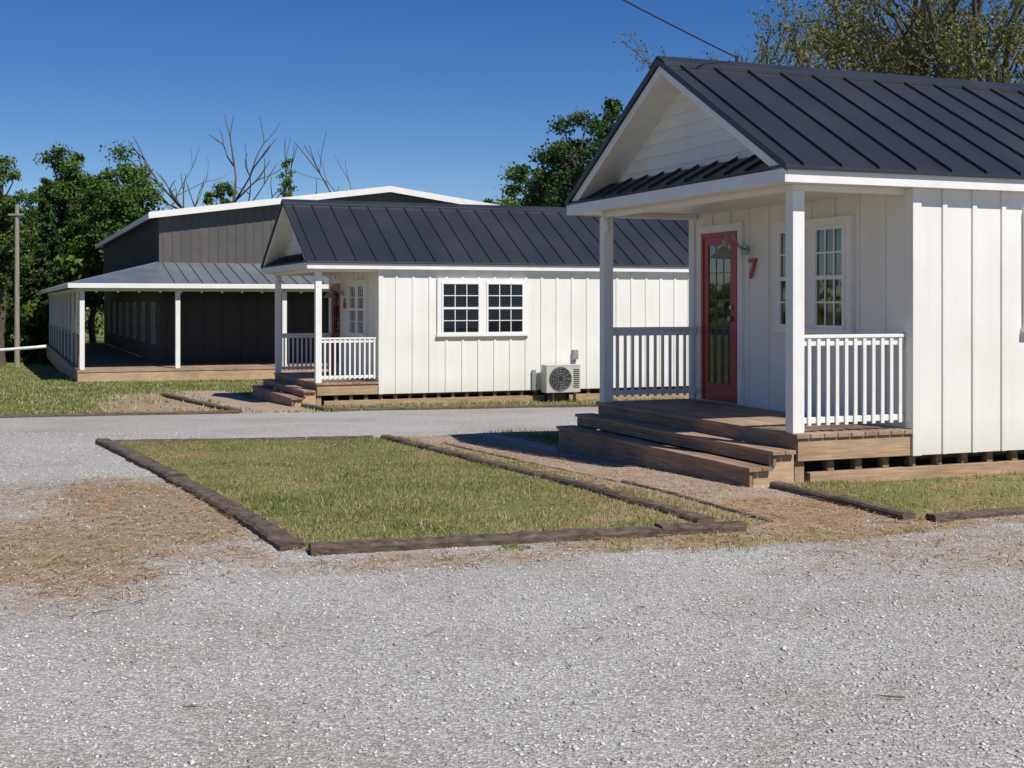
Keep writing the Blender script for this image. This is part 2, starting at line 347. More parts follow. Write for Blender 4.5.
# ------------------------------------------------------------------ large dark building
def ribbed(name,c1,c2,rough=.5,axis='x'):
    m,nt,p=mat(name); v=objco(nt); n=noisec(nt,.8,v,5); r=ramp(nt,[(.3,c1),(.7,c2)]); nt.links.new(n.outputs[0],r.inputs[0]); nt.links.new(r.outputs[0],p.inputs['Base Color'])
    p.inputs['Roughness'].default_value=rough; return m
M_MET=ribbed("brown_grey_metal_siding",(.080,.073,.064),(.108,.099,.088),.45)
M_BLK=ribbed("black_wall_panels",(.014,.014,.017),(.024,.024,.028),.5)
M_PROOF=simple("grey_metal_roof",(.16,.18,.21),(.23,.25,.28),.4,1.0,metal=.4)
M_WROOF=simple("white_metal_roof",(.6,.61,.62),(.72,.72,.72),.4,1.0)
def hall():
    E=empty("event_hall_building",(OB.x,OB.y,-.78),ANG); W0,W1=2.6,18.2; F,Bk=3.2,27.5; ez,az=5.32,6.34; ux=(W0+W1)/2
    mb=MB(); mb.box(W0,W1,F,Bk,3.3,ez)
    mb.prism([(W0,F,ez),(W1,F,ez),(ux,F,az)],[(W0,Bk,ez),(W1,Bk,ez),(ux,Bk,az)])
    x=W0+.15
    while x<W1:
        zt=ez+(az-ez)*(1-abs(x-ux)/(ux-W0)); mb.box(x-.02,x+.02,F-.025,F-.001,3.4,zt-.02); x+=.30
    y=F+.15
    while y<Bk: mb.box(W0-.025,W0-.001,y-.02,y+.02,3.4,ez-.02); y+=.3
    mb.obj("metal_walls",M_MET,E)
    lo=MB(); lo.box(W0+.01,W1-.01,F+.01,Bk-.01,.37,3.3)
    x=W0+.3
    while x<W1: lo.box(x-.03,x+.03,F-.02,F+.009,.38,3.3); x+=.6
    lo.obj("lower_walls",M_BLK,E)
    r=MB()
    for s_ in (-1,1):
        e=ux+s_*(ux-W0+.35); zz=ez-.05
        a=[(e,F-.4,zz+.06),(ux,F-.4,az+.10),(ux,F-.4,az+.04),(e,F-.4,zz-.0)]; b_=[(p[0],Bk+.4,p[2]) for p in a]
        if s_>0: a=a[::-1]; b_=b_[::-1]
        r.prism(a,b_)
    r.obj("main_roof",M_WROOF,E)
    t=MB()
    for s_ in (-1,1):
        e=ux+s_*(ux-W0+.37)
        for Y in (F-.43,Bk+.41):
            a=[(e,Y,ez+.03),(ux,Y,az+.13),(ux,Y,az-.08),(e,Y,ez-.18)]; b_=[(p[0],Y+.025,p[2]) for p in a]
            if s_>0: a=a[::-1]; b_=b_[::-1]
            t.prism(a,b_)
        t.box(e-.012,e+.012,F-.40,Bk+.4,ez-.18,ez+.0)
    t.obj("white_roof_trim",M_TRIM,E)
    p=MB(); z0,z1=2.96,3.72; EU,EV=-.4,-.35
    p.poly([(EU,EV,z0),(W1+2,EV,z0),(W1+2,F,z1),(W0,F,z1),(W0,Bk,z1),(EU,Bk,z0)],[(0,1,2,3),(0,3,4,5)])
    p.poly([(EU,EV,z0-.04),(W1+2,EV,z0-.04),(W1+2,F,z1-.04),(W0,F,z1-.04),(W0,Bk,z1-.04),(EU,Bk,z0-.04)],[(3,2,1,0),(5,4,3,0)])
    x=W0+.1
    while x<W1+2:
        p.prism([(x-.012,EV,z0+.001),(x+.012,EV,z0+.001),(x+.012,F,z1+.001),(x-.012,F,z1+.001)],[(x-.012,EV,z0+.04),(x+.012,EV,z0+.04),(x+.012,F,z1+.04),(x-.012,F,z1+.04)]); x+=.42
    y=F+.1
    while y<Bk:
        p.prism([(EU,y-.012,z0+.001),(EU,y+.012,z0+.001),(W0,y+.012,z1+.001),(W0,y-.012,z1+.001)],[(EU,y-.012,z0+.04),(EU,y+.012,z0+.04),(W0,y+.012,z1+.04),(W0,y-.012,z1+.04)]); y+=.42
    p.obj("porch_roof",M_PROOF,E)
    q=MB(); q.box(EU-.02,W1+2,EV-.025,EV-.003,2.83,2.97); q.box(EU-.025,EU-.003,EV,Bk,2.83,2.97)
    q.box(-.08,W1+1.9,-.06,.06,2.74,2.86); q.box(-.06,.06,.07,Bk,2.74,2.86)
    for x in (0,2.8,6.1,9.3,12.5,15.7,19): q.box(x-.07,x+.07,-.07,.07,.371,2.74)
    y=2.6
    while y<Bk: q.box(-.05,.05,y-.05,y+.05,.371,2.74); y+=2.6
    q.obj("porch_posts_and_fascia",M_TRIM,E,.004)
    f=MB(); f.box(-.15,W1+1.9,-.15,F,.30,.37); f.box(-.15,W0,F,Bk,.30,.37)
    y=.3
    while y<Bk: f.box(-.02,.02,y-.02,y+.02,.371,1.3); y+=.35
    f.box(-.03,.03,.1,Bk,1.30,1.36)
    f.obj("porch_floor",M_DECK,E)
    sk=MB(); sk.box(-.13,W1+1.8,-.13,-.09,-.02,.30); sk.box(-.13,-.09,-.09,Bk,-.3,.30)
    sk.obj("porch_rim_board",M_TAN,E)
    wn=MB(); y=F+.8
    while y<Bk-2: window_pair(wn,front(W0),y,y+1.1,1.0,2.4,blind=.2); y+=3.2
    wn.obj("windows",[M_GREY,M_DARK,M_BLIND,M_GLASS],E)
    bl=MB(); x=.4
    while x<W1: bl.tube([(x,-.2,2.83),(x,-.2,2.78),(x,-.2,2.72),(x,-.2,2.69)],[.02,.03,.045,.015],6); x+=.62
    bl.tube([(-.2+.5*i,-.2,2.80+.02*(i%2)) for i in range(38)],.008,4)
    bl.obj("string_lights",M_TRIM,E)
hall()

# ------------------------------------------------------------------ ground
PL1=[(-5.04,16.1),(-1.36,8.35),(1.57,9.18),(-1.6,16.8)]
def P(O,lst): return [loc(O,u,v) for u,v in lst]
path1=P(O1,[(-1.40,-1.85),(-.38,-1.85),(-.50,.1),(-.6,4.0),(-.6,6.8),(-1.55,6.8)])
strip1=P(O1,[(-1.82,-1.9),(-1.35,-1.9),(-1.5,6.7),(-1.95,6.7)])
yard1=P(O1,[(-.32,-2.08),(11,-2.3),(11,.4),(-.32,.4)])
under1=P(O1,[(-.3,-.05),(10.2,-.05),(10.2,4.3),(-.3,4.3)])
back1=P(O1,[(-.5,4.0),(13,4.0),(13,7.2),(-.5,6.9)])
under2=P(O2,[(-.3,-.05),(10.2,-.05),(10.2,4.3),(-.3,4.3)])
path2=P(O2,[(-1.6,-1.85),(-.38,-1.85),(-.5,8),(-1.7,8)])
strip2=P(O2,[(-4.4,-1.85),(-1.6,-1.85),(-1.8,7),(-3.4,7)])
lawn2=P(O2,[(-400,-1.85),(-400,500),(500,500),(500,-2.1),(-.3,-2.1),(-1.85,-1.9)])
def sdist(poly,X,Y):
    n=len(poly); d=np.full(X.shape,1e9); ins=np.zeros(X.shape,bool)
    for i in range(n):
        x1,y1=poly[i]; x2,y2=poly[(i+1)%n]; ex,ey=x2-x1,y2-y1
        t=np.clip(((X-x1)*ex+(Y-y1)*ey)/(ex*ex+ey*ey),0,1); dx=X-x1-t*ex; dy=Y-y1-t*ey
        d=np.minimum(d,np.hypot(dx,dy)); c=((y1>Y)!=(y2>Y))
        with np.errstate(divide='ignore',invalid='ignore'): xi=(x2-x1)*(Y-y1)/(y2-y1+1e-12)+x1
        ins^=(c&(X<xi))
    return np.where(ins,d,-d)
def inside(poly,X,Y,soft=.12): return np.clip(sdist(poly,X,Y)/soft*.5+.5,0,1)
def vn(X,Y,s,seed=0):
    r=np.random.default_rng(seed); T=r.random((64,64)); x=X/s;y=Y/s; xi=np.floor(x).astype(int);yi=np.floor(y).astype(int);fx=x-xi;fy=y-yi
    fx=fx*fx*(3-2*fx);fy=fy*fy*(3-2*fy); g=lambda a,b_:T[a%64,b_%64]
    return (g(xi,yi)*(1-fx)+g(xi+1,yi)*fx)*(1-fy)+(g(xi,yi+1)*(1-fx)+g(xi+1,yi+1)*fx)*fy
def blob(X,Y,cx,cy,a,b_,ang):
    c,s_=math.cos(ang),math.sin(ang); dx=X-cx;dy=Y-cy; p=(dx*c+dy*s_)/a; q=(-dx*s_+dy*c)/b_; return np.clip(1.25-(p*p+q*q),0,1)
def masks(X,Y):
    gA=inside(PL1,X,Y); gB=inside(yard1,X,Y); gC=inside(lawn2,X,Y,.3); gD=inside(back1,X,Y,.5)
    st=inside(strip1,X,Y); st2=inside(strip2,X,Y,.5); pa=np.maximum(inside(path1,X,Y,.2),inside(path2,X,Y,.3)); un=np.maximum(inside(under1,X,Y,.2),inside(under2,X,Y,.2))
    weeds=(vn(X,Y,.35,41)>.80)*np.clip(1-np.abs(Y-(8.6+.3*X))/1.0,0,1)*(X>-.5)*.9
    grass=np.maximum.reduce([gA*(.78+.36*vn(X,Y,.5,71)).clip(0,1),gB,gC,gD*.75,st*.65,weeds]); grass=grass*(1-pa)*(1-un*.85)*(1-.7*st2)
    nz=vn(X,Y,.45,3)*.5+vn(X,Y,.15,4)*.3+vn(X,Y,1.1,6)*.25
    straw=np.maximum.reduce([blob(X,Y,-2.75,9.9,2.6,.75,math.atan2(.9,-.43)),blob(X,Y,-2.9,8.3,1.8,.8,2.0)*.85,blob(X,Y,-3.9,10.4,1.6,1.1,2.0)*.5,
        blob(X,Y,1.7,8.95,1.7,.42,.33)*.9, blob(X,Y,3.1,9.6,1.7,.45,.38)*.8, blob(X,Y,.9,10.2,.45,1.2,.35)*.8, blob(X,Y,2.2,10.1,.9,.8,.3)*.8, st*.8, st2*.9,
        blob(X,Y,3.6,8.6,2.4,.8,.38)*.42, blob(X,Y,-.6,8.0,1.4,.35,.25)*.45,
        gA*np.clip(1-np.abs(sdist(PL1,X,Y))/.5,0,1)*.62, gA*.30, blob(X,Y,-3.9,15,.5,1.8,.4)*.6, blob(X,Y,-.6,14.6,.8,2.2,.4)*.5, blob(X,Y,1.0,9.6,.9,.3,.3)*.9, pa*.42, gB*.40, gC*.28])
    straw=np.clip(straw*(.35+1.05*nz),0,1)
    return grass,straw,pa
def lines(a,b_,d,far,growth=1.35):
    c=list(np.arange(a,b_+1e-6,d)); s_=d; lo=[];x=a
    while x>-far: s_*=growth; x-=s_; lo.append(x)
    s_=d; hi=[];x=b_
    while x<far: s_*=growth; x+=s_; hi.append(x)
    return np.array(lo[::-1]+c+hi)
xs=lines(-10,9,.10,900); ys=lines(2,28,.10,900)
X,Y=np.meshgrid(xs,ys)
def und(x,y): return (vn(x,y,1.3,9)-.5)*.02+(vn(x,y,.5,19)-.5)*.006
Z=gzn(Y)+ und(X,Y)*((np.abs(X)<12)&(Y<30))
gr,stw,pth=masks(X,Y)
Z=Z+gr*.012
nx=len(xs); ny=len(ys); idx=np.arange(nx*ny).reshape(ny,nx)
F=np.stack([idx[:-1,:-1],idx[:-1,1:],idx[1:,1:],idx[1:,:-1]],-1).reshape(-1,4)
def ground_mat():
    m,nt,p=mat("ground_gravel_and_grass"); v=objco(nt); L=nt.links
    def att(n): a=nt.nodes.new('ShaderNodeAttribute'); a.attribute_name=n; return a.outputs['Fac']
    vo=N(nt,'ShaderNodeTexVoronoi'); vo.inputs['Scale'].default_value=54; L.new(v,vo.inputs['Vector'])
    vo2=N(nt,'ShaderNodeTexVoronoi'); vo2.inputs['Scale'].default_value=118; L.new(v,vo2.inputs['Vector'])
    sep=N(nt,'ShaderNodeSeparateColor'); L.new(vo.outputs['Color'],sep.inputs[0]); sep2=N(nt,'ShaderNodeSeparateColor'); L.new(vo2.outputs['Color'],sep2.inputs[0])
    g1=ramp(nt,[(0,(.29,.278,.264)),(.35,(.43,.418,.40)),(.7,(.53,.518,.498)),(1,(.70,.685,.66))]); L.new(sep.outputs[0],g1.inputs[0])
    g2=ramp(nt,[(0,(.32,.308,.294)),(.5,(.48,.467,.449)),(1,(.67,.655,.63))]); L.new(sep2.outputs[1],g2.inputs[0])
    big=noisec(nt,.7,v,6,.6); mid=noisec(nt,6,v,3,.6); hug=noisec(nt,.22,v,3,.55,.6)
    c=mixc(nt,math_(nt,'MULTIPLY_ADD',mid.outputs[0],1.6,-.4,clamp=True),g1.outputs[0],g2.outputs[0])
    gap=ramp(nt,[(.25,(1,1,1)),(.62,(.62,.60,.58))]); L.new(vo.outputs['Distance'],gap.inputs[0]); c=mixc(nt,.8,c,gap.outputs[0],'MULTIPLY')
    bt=ramp(nt,[(.3,(.86,.82,.77)),(.5,(1,1,1)),(.75,(1.10,1.09,1.08))]); L.new(big.outputs[0],bt.inputs[0]); c=mixc(nt,1.0,c,bt.outputs[0],'MULTIPLY')
    ht=ramp(nt,[(.35,(.93,.88,.82)),(.55,(1.03,1.03,1.02))]); L.new(hug.outputs[0],ht.inputs[0]); c=mixc(nt,1.0,c,ht.outputs[0],'MULTIPLY')
    pc=ramp(nt,[(0,(.20,.14,.105)),(.5,(.42,.305,.235)),(1,(.60,.47,.37))]); L.new(sep2.outputs[0],pc.inputs[0])
    nz=noisec(nt,3.0,v,7,.7); nzf=noisec(nt,22,v,4,.7)
    nsum=math_(nt,'ADD',math_(nt,'MULTIPLY',nz.outputs[0],.9),math_(nt,'MULTIPLY',nzf.outputs[0],.9)); nsum=math_(nt,'SUBTRACT',nsum,.9)
    def edge(a,k=1.0,sh=4):
        t=math_(nt,'MULTIPLY_ADD',nsum,k,a); t=math_(nt,'SUBTRACT',t,.5); return math_(nt,'MULTIPLY_ADD',t,sh,.5,clamp=True)
    c=mixc(nt,math_(nt,'MULTIPLY',edge(att('path'),.8,3),.92),c,pc.outputs[0])
    vs=objco(nt,(40,9,1)); sn=noisec(nt,3,vs,4,.7,1.5); sc_=ramp(nt,[(.3,(.15,.092,.045)),(.5,(.33,.215,.11)),(.7,(.52,.385,.215))]); L.new(sn.outputs[0],sc_.inputs[0])
    es=edge(att('straw'),1.7,2.2)
    gn=noisec(nt,30,v,4,.7); gcol=ramp(nt,[(.3,(.08,.10,.025)),(.5,(.155,.18,.05)),(.68,(.29,.25,.11))]); L.new(gn.outputs[0],gcol.inputs[0])
    gb=ramp(nt,[(.3,(.75,.85,.7)),(.5,(1,1,1)),(.7,(1.35,1.15,1.0))]); L.new(big.outputs[0],gb.inputs[0]); gc=mixc(nt,1.0,gcol.outputs[0],gb.outputs[0],'MULTIPLY')
    c=mixc(nt,edge(att('grass'),.9,4),c,gc); c=mixc(nt,math_(nt,'MULTIPLY',es,.85),c,sc_.outputs[0])
    L.new(c,p.inputs['Base Color']); p.inputs['Roughness'].default_value=.9; p.inputs['Specular IOR Level'].default_value=.2
    h=math_(nt,'SUBTRACT',1.0,vo.outputs['Distance']); h2=math_(nt,'MULTIPLY_ADD',vo2.outputs['Distance'],-.5,h); h3=math_(nt,'MULTIPLY_ADD',mid.outputs[0],.5,h2)
    bump(nt,p,h3,.8,.009); return m
M_GROUND=ground_mat()
npmesh("ground",np.stack([X,Y,Z],-1).reshape(-1,3),F,M_GROUND,{'grass':gr.ravel(),'straw':stw.ravel(),'path':pth.ravel()},smooth=True)

def var_mat(name,stops,rough=.8,transl=0,spec=.3):
    m,nt,p=mat(name); a=nt.nodes.new('ShaderNodeAttribute'); a.attribute_name='var'; r=ramp(nt,stops); nt.links.new(a.outputs['Fac'],r.inputs[0])
    nt.links.new(r.outputs[0],p.inputs['Base Color']); p.inputs['Roughness'].default_value=rough; p.inputs['Specular IOR Level'].default_value=spec
    if transl:
        out=[n for n in nt.nodes if n.type=='OUTPUT_MATERIAL'][0]; t=N(nt,'ShaderNodeBsdfTranslucent'); nt.links.new(r.outputs[0],t.inputs[0])
        mx=N(nt,'ShaderNodeMixShader'); mx.inputs[0].default_value=transl; nt.links.new(p.outputs[0],mx.inputs[1]); nt.links.new(t.outputs[0],mx.inputs[2]); nt.links.new(mx.outputs[0],out.inputs[0])
    return m
n=160000
sx=rng.uniform(-7.5,8,n); sy=3+ (rng.random(n)**1.6)*15
a,b_,c_=masks(sx,sy); keep=(a<.35)&(rng.random(n)>b_*.6); sx=sx[keep]; sy=sy[keep]; n=len(sx); onp=c_[keep]>.5
size=.0038+.0072*rng.random(n)**2.4; size[rng.random(n)<.008]*=1.7
base=np.array([[1,0,0],[0,1,0],[-1,0,0],[0,-1,0],[0,0,1],[0,0,-1]],float)
ft=np.array([[0,1,4],[1,2,4],[2,3,4],[3,0,4],[1,0,5],[2,1,5],[3,2,5],[0,3,5]])
th=rng.uniform(0,6.28,n); V=base[None]*(1+rng.uniform(-.35,.35,(n,6,3)))+rng.uniform(-.3,.3,(n,6,3))
V=V*np.stack([size*rng.uniform(.8,1.5,n),size,size*rng.uniform(.45,.75,n)],-1)[:,None]
cs,sn=np.cos(th)[:,None],np.sin(th)[:,None]; V=np.stack([V[...,0]*cs-V[...,1]*sn,V[...,0]*sn+V[...,1]*cs,V[...,2]],-1)
V+=np.stack([sx,sy,gzn(sy)+und(sx,sy)+size*.25],-1)[:,None]
Fs=(ft[None]+6*np.arange(n)[:,None,None]).reshape(-1,3)
M_STONE=var_mat("crushed_stone",[(0,(.27,.26,.25)),(.25,(.41,.398,.38)),(.6,(.53,.516,.495)),(.88,(.68,.66,.63)),(.93,(.50,.40,.30)),(1,(.78,.76,.73))],.85)
M_PSTONE=var_mat("brown_pea_gravel",[(0,(.20,.14,.105)),(.5,(.41,.305,.235)),(1,(.62,.50,.41))],.85)
npmesh("gravel",V.reshape(-1,3),Fs,[M_STONE,M_PSTONE],{'var':np.repeat(rng.random(n),6)},np.repeat(onp.astype(int),8))
def blades(n,bx,by,h0,wd,thr):
    x=rng.uniform(*bx,n); y=rng.uniform(*by,n); g,s_,p_=masks(x,y); gg=g*(.3+.95*vn(x,y,.25,21))*(.5+.8*vn(x,y,.8,25)); k=(gg>thr*(.3+rng.random(n)*1.1)); return x[k],y[k],s_[k],h0,wd
sets=[blades(380000,(-5.6,3.0),(8.0,17.2),.021,.0045,.55),blades(70000,(-2.5,8.5),(8,20),.030,.006,.5),blades(260000,(-24,8),(20,60),.045,.018,.5)]
VV=[];FF=[];va=[];off=0
for x,y,s_,h0,wd in sets:
    n=len(x); th=rng.uniform(0,6.28,n); h=h0*rng.uniform(.5,1.5,n)*(.6+.8*vn(x,y,.6,33)); ln=rng.normal(0,.5,(n,2))*h[:,None]
    z=gzn(y)+und(x,y)*(y<30)+.01; dx=np.cos(th)*wd;dy=np.sin(th)*wd
    v=np.stack([np.stack([x-dx,y-dy,z-.01],-1),np.stack([x+dx,y+dy,z-.01],-1),np.stack([x+ln[:,0],y+ln[:,1],z+h],-1)],1)
    VV.append(v.reshape(-1,3)); FF.append(np.arange(3*n).reshape(-1,3)+off); off+=3*n
    q=np.clip(rng.random(n)*.45+.45*vn(x,y,.7,5)+.25*vn(x,y,.3,51)-.12+(rng.random(n)<.10+.7*s_)*.6,0,1); va.append(np.repeat(q,3))
M_BLADE=var_mat("grass_blades",[(0,(.08,.118,.020)),(.35,(.14,.19,.038)),(.6,(.215,.25,.062)),(.8,(.36,.315,.15)),(1,(.52,.44,.26))],.7,.25)
npmesh("grass",np.concatenate(VV),np.concatenate(FF),M_BLADE,{'var':np.concatenate(va)})
n=130000; x=rng.uniform(-6,6,n); y=rng.uniform(6,17.5,n); g,s_,p_=masks(x,y); k=rng.random(n)<np.clip(s_*1.5-.12,0,1)*.65+.006; x=x[k];y=y[k];n=len(x)
th=rng.uniform(0,6.28,n); ln=rng.uniform(.02,.075,n); wd=rng.uniform(.0012,.003,n); z=gzn(y)+und(x,y)+rng.uniform(.006,.022,n)
dx,dy=np.cos(th)*ln,np.sin(th)*ln; px_,py_=-np.sin(th)*wd,np.cos(th)*wd; tz=rng.uniform(-.006,.012,n)
v=np.stack([np.stack([x-dx-px_,y-dy-py_,z],-1),np.stack([x+dx-px_,y+dy-py_,z+tz],-1),np.stack([x+dx+px_,y+dy+py_,z+tz],-1),np.stack([x-dx+px_,y-dy+py_,z],-1)],1).reshape(-1,3)
M_STRAW=var_mat("straw_litter",[(0,(.15,.09,.04)),(.5,(.37,.24,.115)),(1,(.62,.48,.29))],.8)
npmesh("straw",v,np.arange(4*n).reshape(-1,4),M_STRAW,{'var':np.repeat(rng.random(n),4)})
tw=MB()
for i in range(46):
    x=random.uniform(-4.5,4.5); y=random.uniform(5,9.5); a_=random.uniform(0,3.14); l_=random.uniform(.04,.13)
    p0=Vector((x,y,gz(y)+float(und(np.array(x),np.array(y)))+.014)); d=Vector((math.cos(a_),math.sin(a_),0)); nn=Vector((-d.y,d.x,0))
    tw.tube([p0,p0+d*l_*.5+nn*l_*.1,p0+d*l_],[.0035,.003,.0015],5)
tw.obj("fallen_twigs",simple("twig_bark",(.06,.04,.025),(.14,.10,.06),.9,8))

# ------------------------------------------------------------------ timbers
M_TIMBER=simple("weathered_timber",(.045,.030,.020),(.21,.155,.11),.85,3,sc=(4,4,12),bs=.9,bd=.02,bscale=18)
def timber(p,q,w=.13,h=.085,piece=2.4):
    p=Vector(p);q=Vector(q); L=(q-p).length; d=(q-p)/L; nrm=Vector((-d.y,d.x)); mb=MB(); s0=0
    while s0<L-.05:
        s1=min(s0+piece,L); k=max(2,int((s1-s0)/.10)); j=random.uniform(-.015,.015); sk=random.uniform(-.012,.012); hk=random.uniform(-.012,.006); rings=[]
        for i in range(k+1):
            t=s0+.006+(s1-s0-.012)*i/k; c=p+d*t+nrm*(j+sk*(2*i/k-1)); z=gz(c.y); ww=w/2*random.uniform(.86,1.08); hh=(h+hk)*random.uniform(.84,1.08)
            cz=.020
            rings.append([(c+nrm*ww*a).to_tuple()+(z+b_,) for a,b_ in ((-1,-.05),(1,-.05),(1,hh-cz),(.78,hh),(-.78,hh+random.uniform(-.008,.006)),(-1,hh-cz))])
        for i in range(k):
            A,B=rings[i],rings[i+1]; mb.poly(A+B,[(a,(a+1)%6,6+(a+1)%6,6+a) for a in range(6)])
        mb.poly(rings[0],[(5,4,3,2,1,0)]); mb.poly(rings[-1],[(0,1,2,3,4,5)]); s0=s1
    return mb.obj("timber_edging",M_TIMBER)
timber((-5.1,16.15),(-1.40,8.38),.17,.065); timber((-1.30,8.30),(1.62,9.12),.16,.065)
timber((1.40,9.32),(-1.62,16.8),.14,.06); timber((-5.0,16.3),(-1.8,16.95),.1,.04)
timber(loc(O1,-1.38,-1.75),loc(O1,-1.46,5.5),.06,.018)
timber(loc(O1,-.33,-2.0),loc(O1,-.33,-.2),.12,.055); timber(loc(O1,-.25,-2.1),loc(O1,11,-2.3),.12,.055)
timber(loc(O2,-.3,-2.0),loc(O2,-.33,-.2),.12,.07); timber(loc(O2,-.25,-2.1),loc(O2,11,-2.3),.13,.07)
timber(loc(O2,-1.85,-1.95),loc(O2,-14,-1.85),.13,.06); timber(loc(O2,-1.85,-1.8),loc(O2,-2.3,5.5),.14,.08)

# ------------------------------------------------------------------ trees
M_BARK=simple("tree_bark",(.05,.04,.03),(.13,.11,.085),.9,5,sc=(3,3,1),bs=.6,bd=.02,bscale=12)
M_BARKG=simple("spring_tree_bark",(.07,.055,.04),(.15,.125,.095),.9,5,sc=(3,3,1),bs=.6,bd=.02,bscale=12)
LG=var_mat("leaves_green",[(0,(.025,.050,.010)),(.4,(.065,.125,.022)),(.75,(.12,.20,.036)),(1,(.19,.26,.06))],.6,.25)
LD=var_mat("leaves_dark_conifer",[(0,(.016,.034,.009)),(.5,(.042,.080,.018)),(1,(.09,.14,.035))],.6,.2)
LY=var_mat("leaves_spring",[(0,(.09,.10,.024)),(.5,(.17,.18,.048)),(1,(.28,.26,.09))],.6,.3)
def leafverts(c,sz):
    n=len(c); a=rng.normal(size=(n,3)); a/=np.linalg.norm(a,axis=1)[:,None]; b_=np.cross(a,rng.normal(size=(n,3))); b_/=np.linalg.norm(b_,axis=1)[:,None]
    s_=(sz*rng.uniform(.6,1.4,n))[:,None]; return np.stack([c-a*s_,c-b_*s_*.6,c+a*s_,c+b_*s_*.6],1).reshape(-1,3)
def build_tree(name,mb,centers,spread,per,sz,lm,bm):
    tv=np.array(mb.v); ob_faces=mb.f
    me_v=[tv]; q=[f for f in ob_faces if len(f)==4]
    F=[np.array(q,int)]; mi=[0]*len(q); var=[np.full(len(tv),.5)]
    if len(centers):
        C=np.asarray(centers); sp=np.asarray(spread)
        n=per*len(C); id_=np.repeat(np.arange(len(C)),per); off=rng.normal(size=(n,3)); off/=np.linalg.norm(off,axis=1)[:,None]; off*= (rng.random(n)**.5)[:,None]
        off[:,2]*=.7; pos=C[id_]+off*sp[id_][:,None]*(1+.25*rng.normal(size=(n,1)))
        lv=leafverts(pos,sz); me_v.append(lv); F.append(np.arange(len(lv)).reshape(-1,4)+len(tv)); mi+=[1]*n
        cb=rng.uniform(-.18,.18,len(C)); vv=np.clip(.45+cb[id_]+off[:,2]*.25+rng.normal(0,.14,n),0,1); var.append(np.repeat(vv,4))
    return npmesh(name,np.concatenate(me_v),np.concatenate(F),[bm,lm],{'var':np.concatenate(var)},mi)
def curve(a,b_,k,j):
    a=Vector(a);b_=Vector(b_); L=(b_-a).length; pts=[a]
    for i in range(1,k): t=i/k; p=a.lerp(b_,t); p+=Vector((random.gauss(0,j),random.gauss(0,j),random.gauss(0,j)*.5+.10*math.sin(t*math.pi)))*L; pts.append(p)
    return pts+[b_]
def leafy(name,x,y,H,Rx,z0,ncl,per,sz,lm=LG,bm=M_BARK,cl=.33,tr=.02):
    base=Vector((x,y,gz(y)-.1)); mb=MB(); top=base+Vector((random.uniform(-.3,.3),random.uniform(-.3,.3),H*.8))
    tp=curve(base,top,7,.012); mb.tube(tp,[H*tr*(1-.85*i/7) for i in range(8)],8,0,False)
    cz=(z0+H)/2; rz=(H-z0)/2; C=[];S=[]
    for i in range(ncl):
        zf=1-2*(i+.5)/ncl; ph=i*2.39996+random.uniform(-.4,.4); rr=math.sqrt(1-zf*zf)
        d=Vector((rr*math.cos(ph),rr*math.sin(ph),zf))*(random.choice((.45,.75,.9,.95))*random.uniform(.82,1.06))
        p=base+Vector((d.x*Rx,d.y*Rx,cz+d.z*rz))
        C.append(p); S.append(Rx*cl*random.uniform(.6,1.25))
        t=min(max((p.z-base.z)/H*.75-.05,.15),.78)/.8; f=t*7; i0=min(int(f),6); st=tp[i0].lerp(tp[i0+1],f-i0)
        mb.tube(curve(st,p,4,.05),[H*.006,H*.005,H*.004,H*.003,H*.0015],5,0,False)
    return build_tree(name,mb,[tuple(c) for c in C],S,per,sz,lm,bm)
def conifer(name,x,y,H,Rb,lay,per,sz,z0=.5):
    base=Vector((x,y,gz(y)-.1)); mb=MB(); mb.tube([base,base+Vector((0,0,H*.5)),base+Vector((0,0,H*.98))],[H*.02,H*.012,H*.003],7,0,False); C=[];S=[]
    for i in range(lay):
        t=i/lay; z=z0+(H-z0)*t; r=Rb*(1-t)**.7; m=max(3,int(11*(1-t)+2))
        for j in range(m):
            a=random.uniform(0,6.28); 
            for rr in (.45,.72,.98):
                q=r*rr*random.uniform(.75,1.2); C.append((x+math.cos(a)*q,y+math.sin(a)*q,base.z+z-.12*q+random.uniform(-.15,.15))); S.append(.17*Rb*(1.15-t*.6)*random.uniform(.7,1.3))
            mb.tube([base+Vector((0,0,z)),Vector(C[-1])],[.04,.01],4,0,False)
    C.append((x,y,base.z+H*.97)); S.append(.14*Rb)
    return build_tree(name,mb,C,S,per,sz,LD,M_BARK)
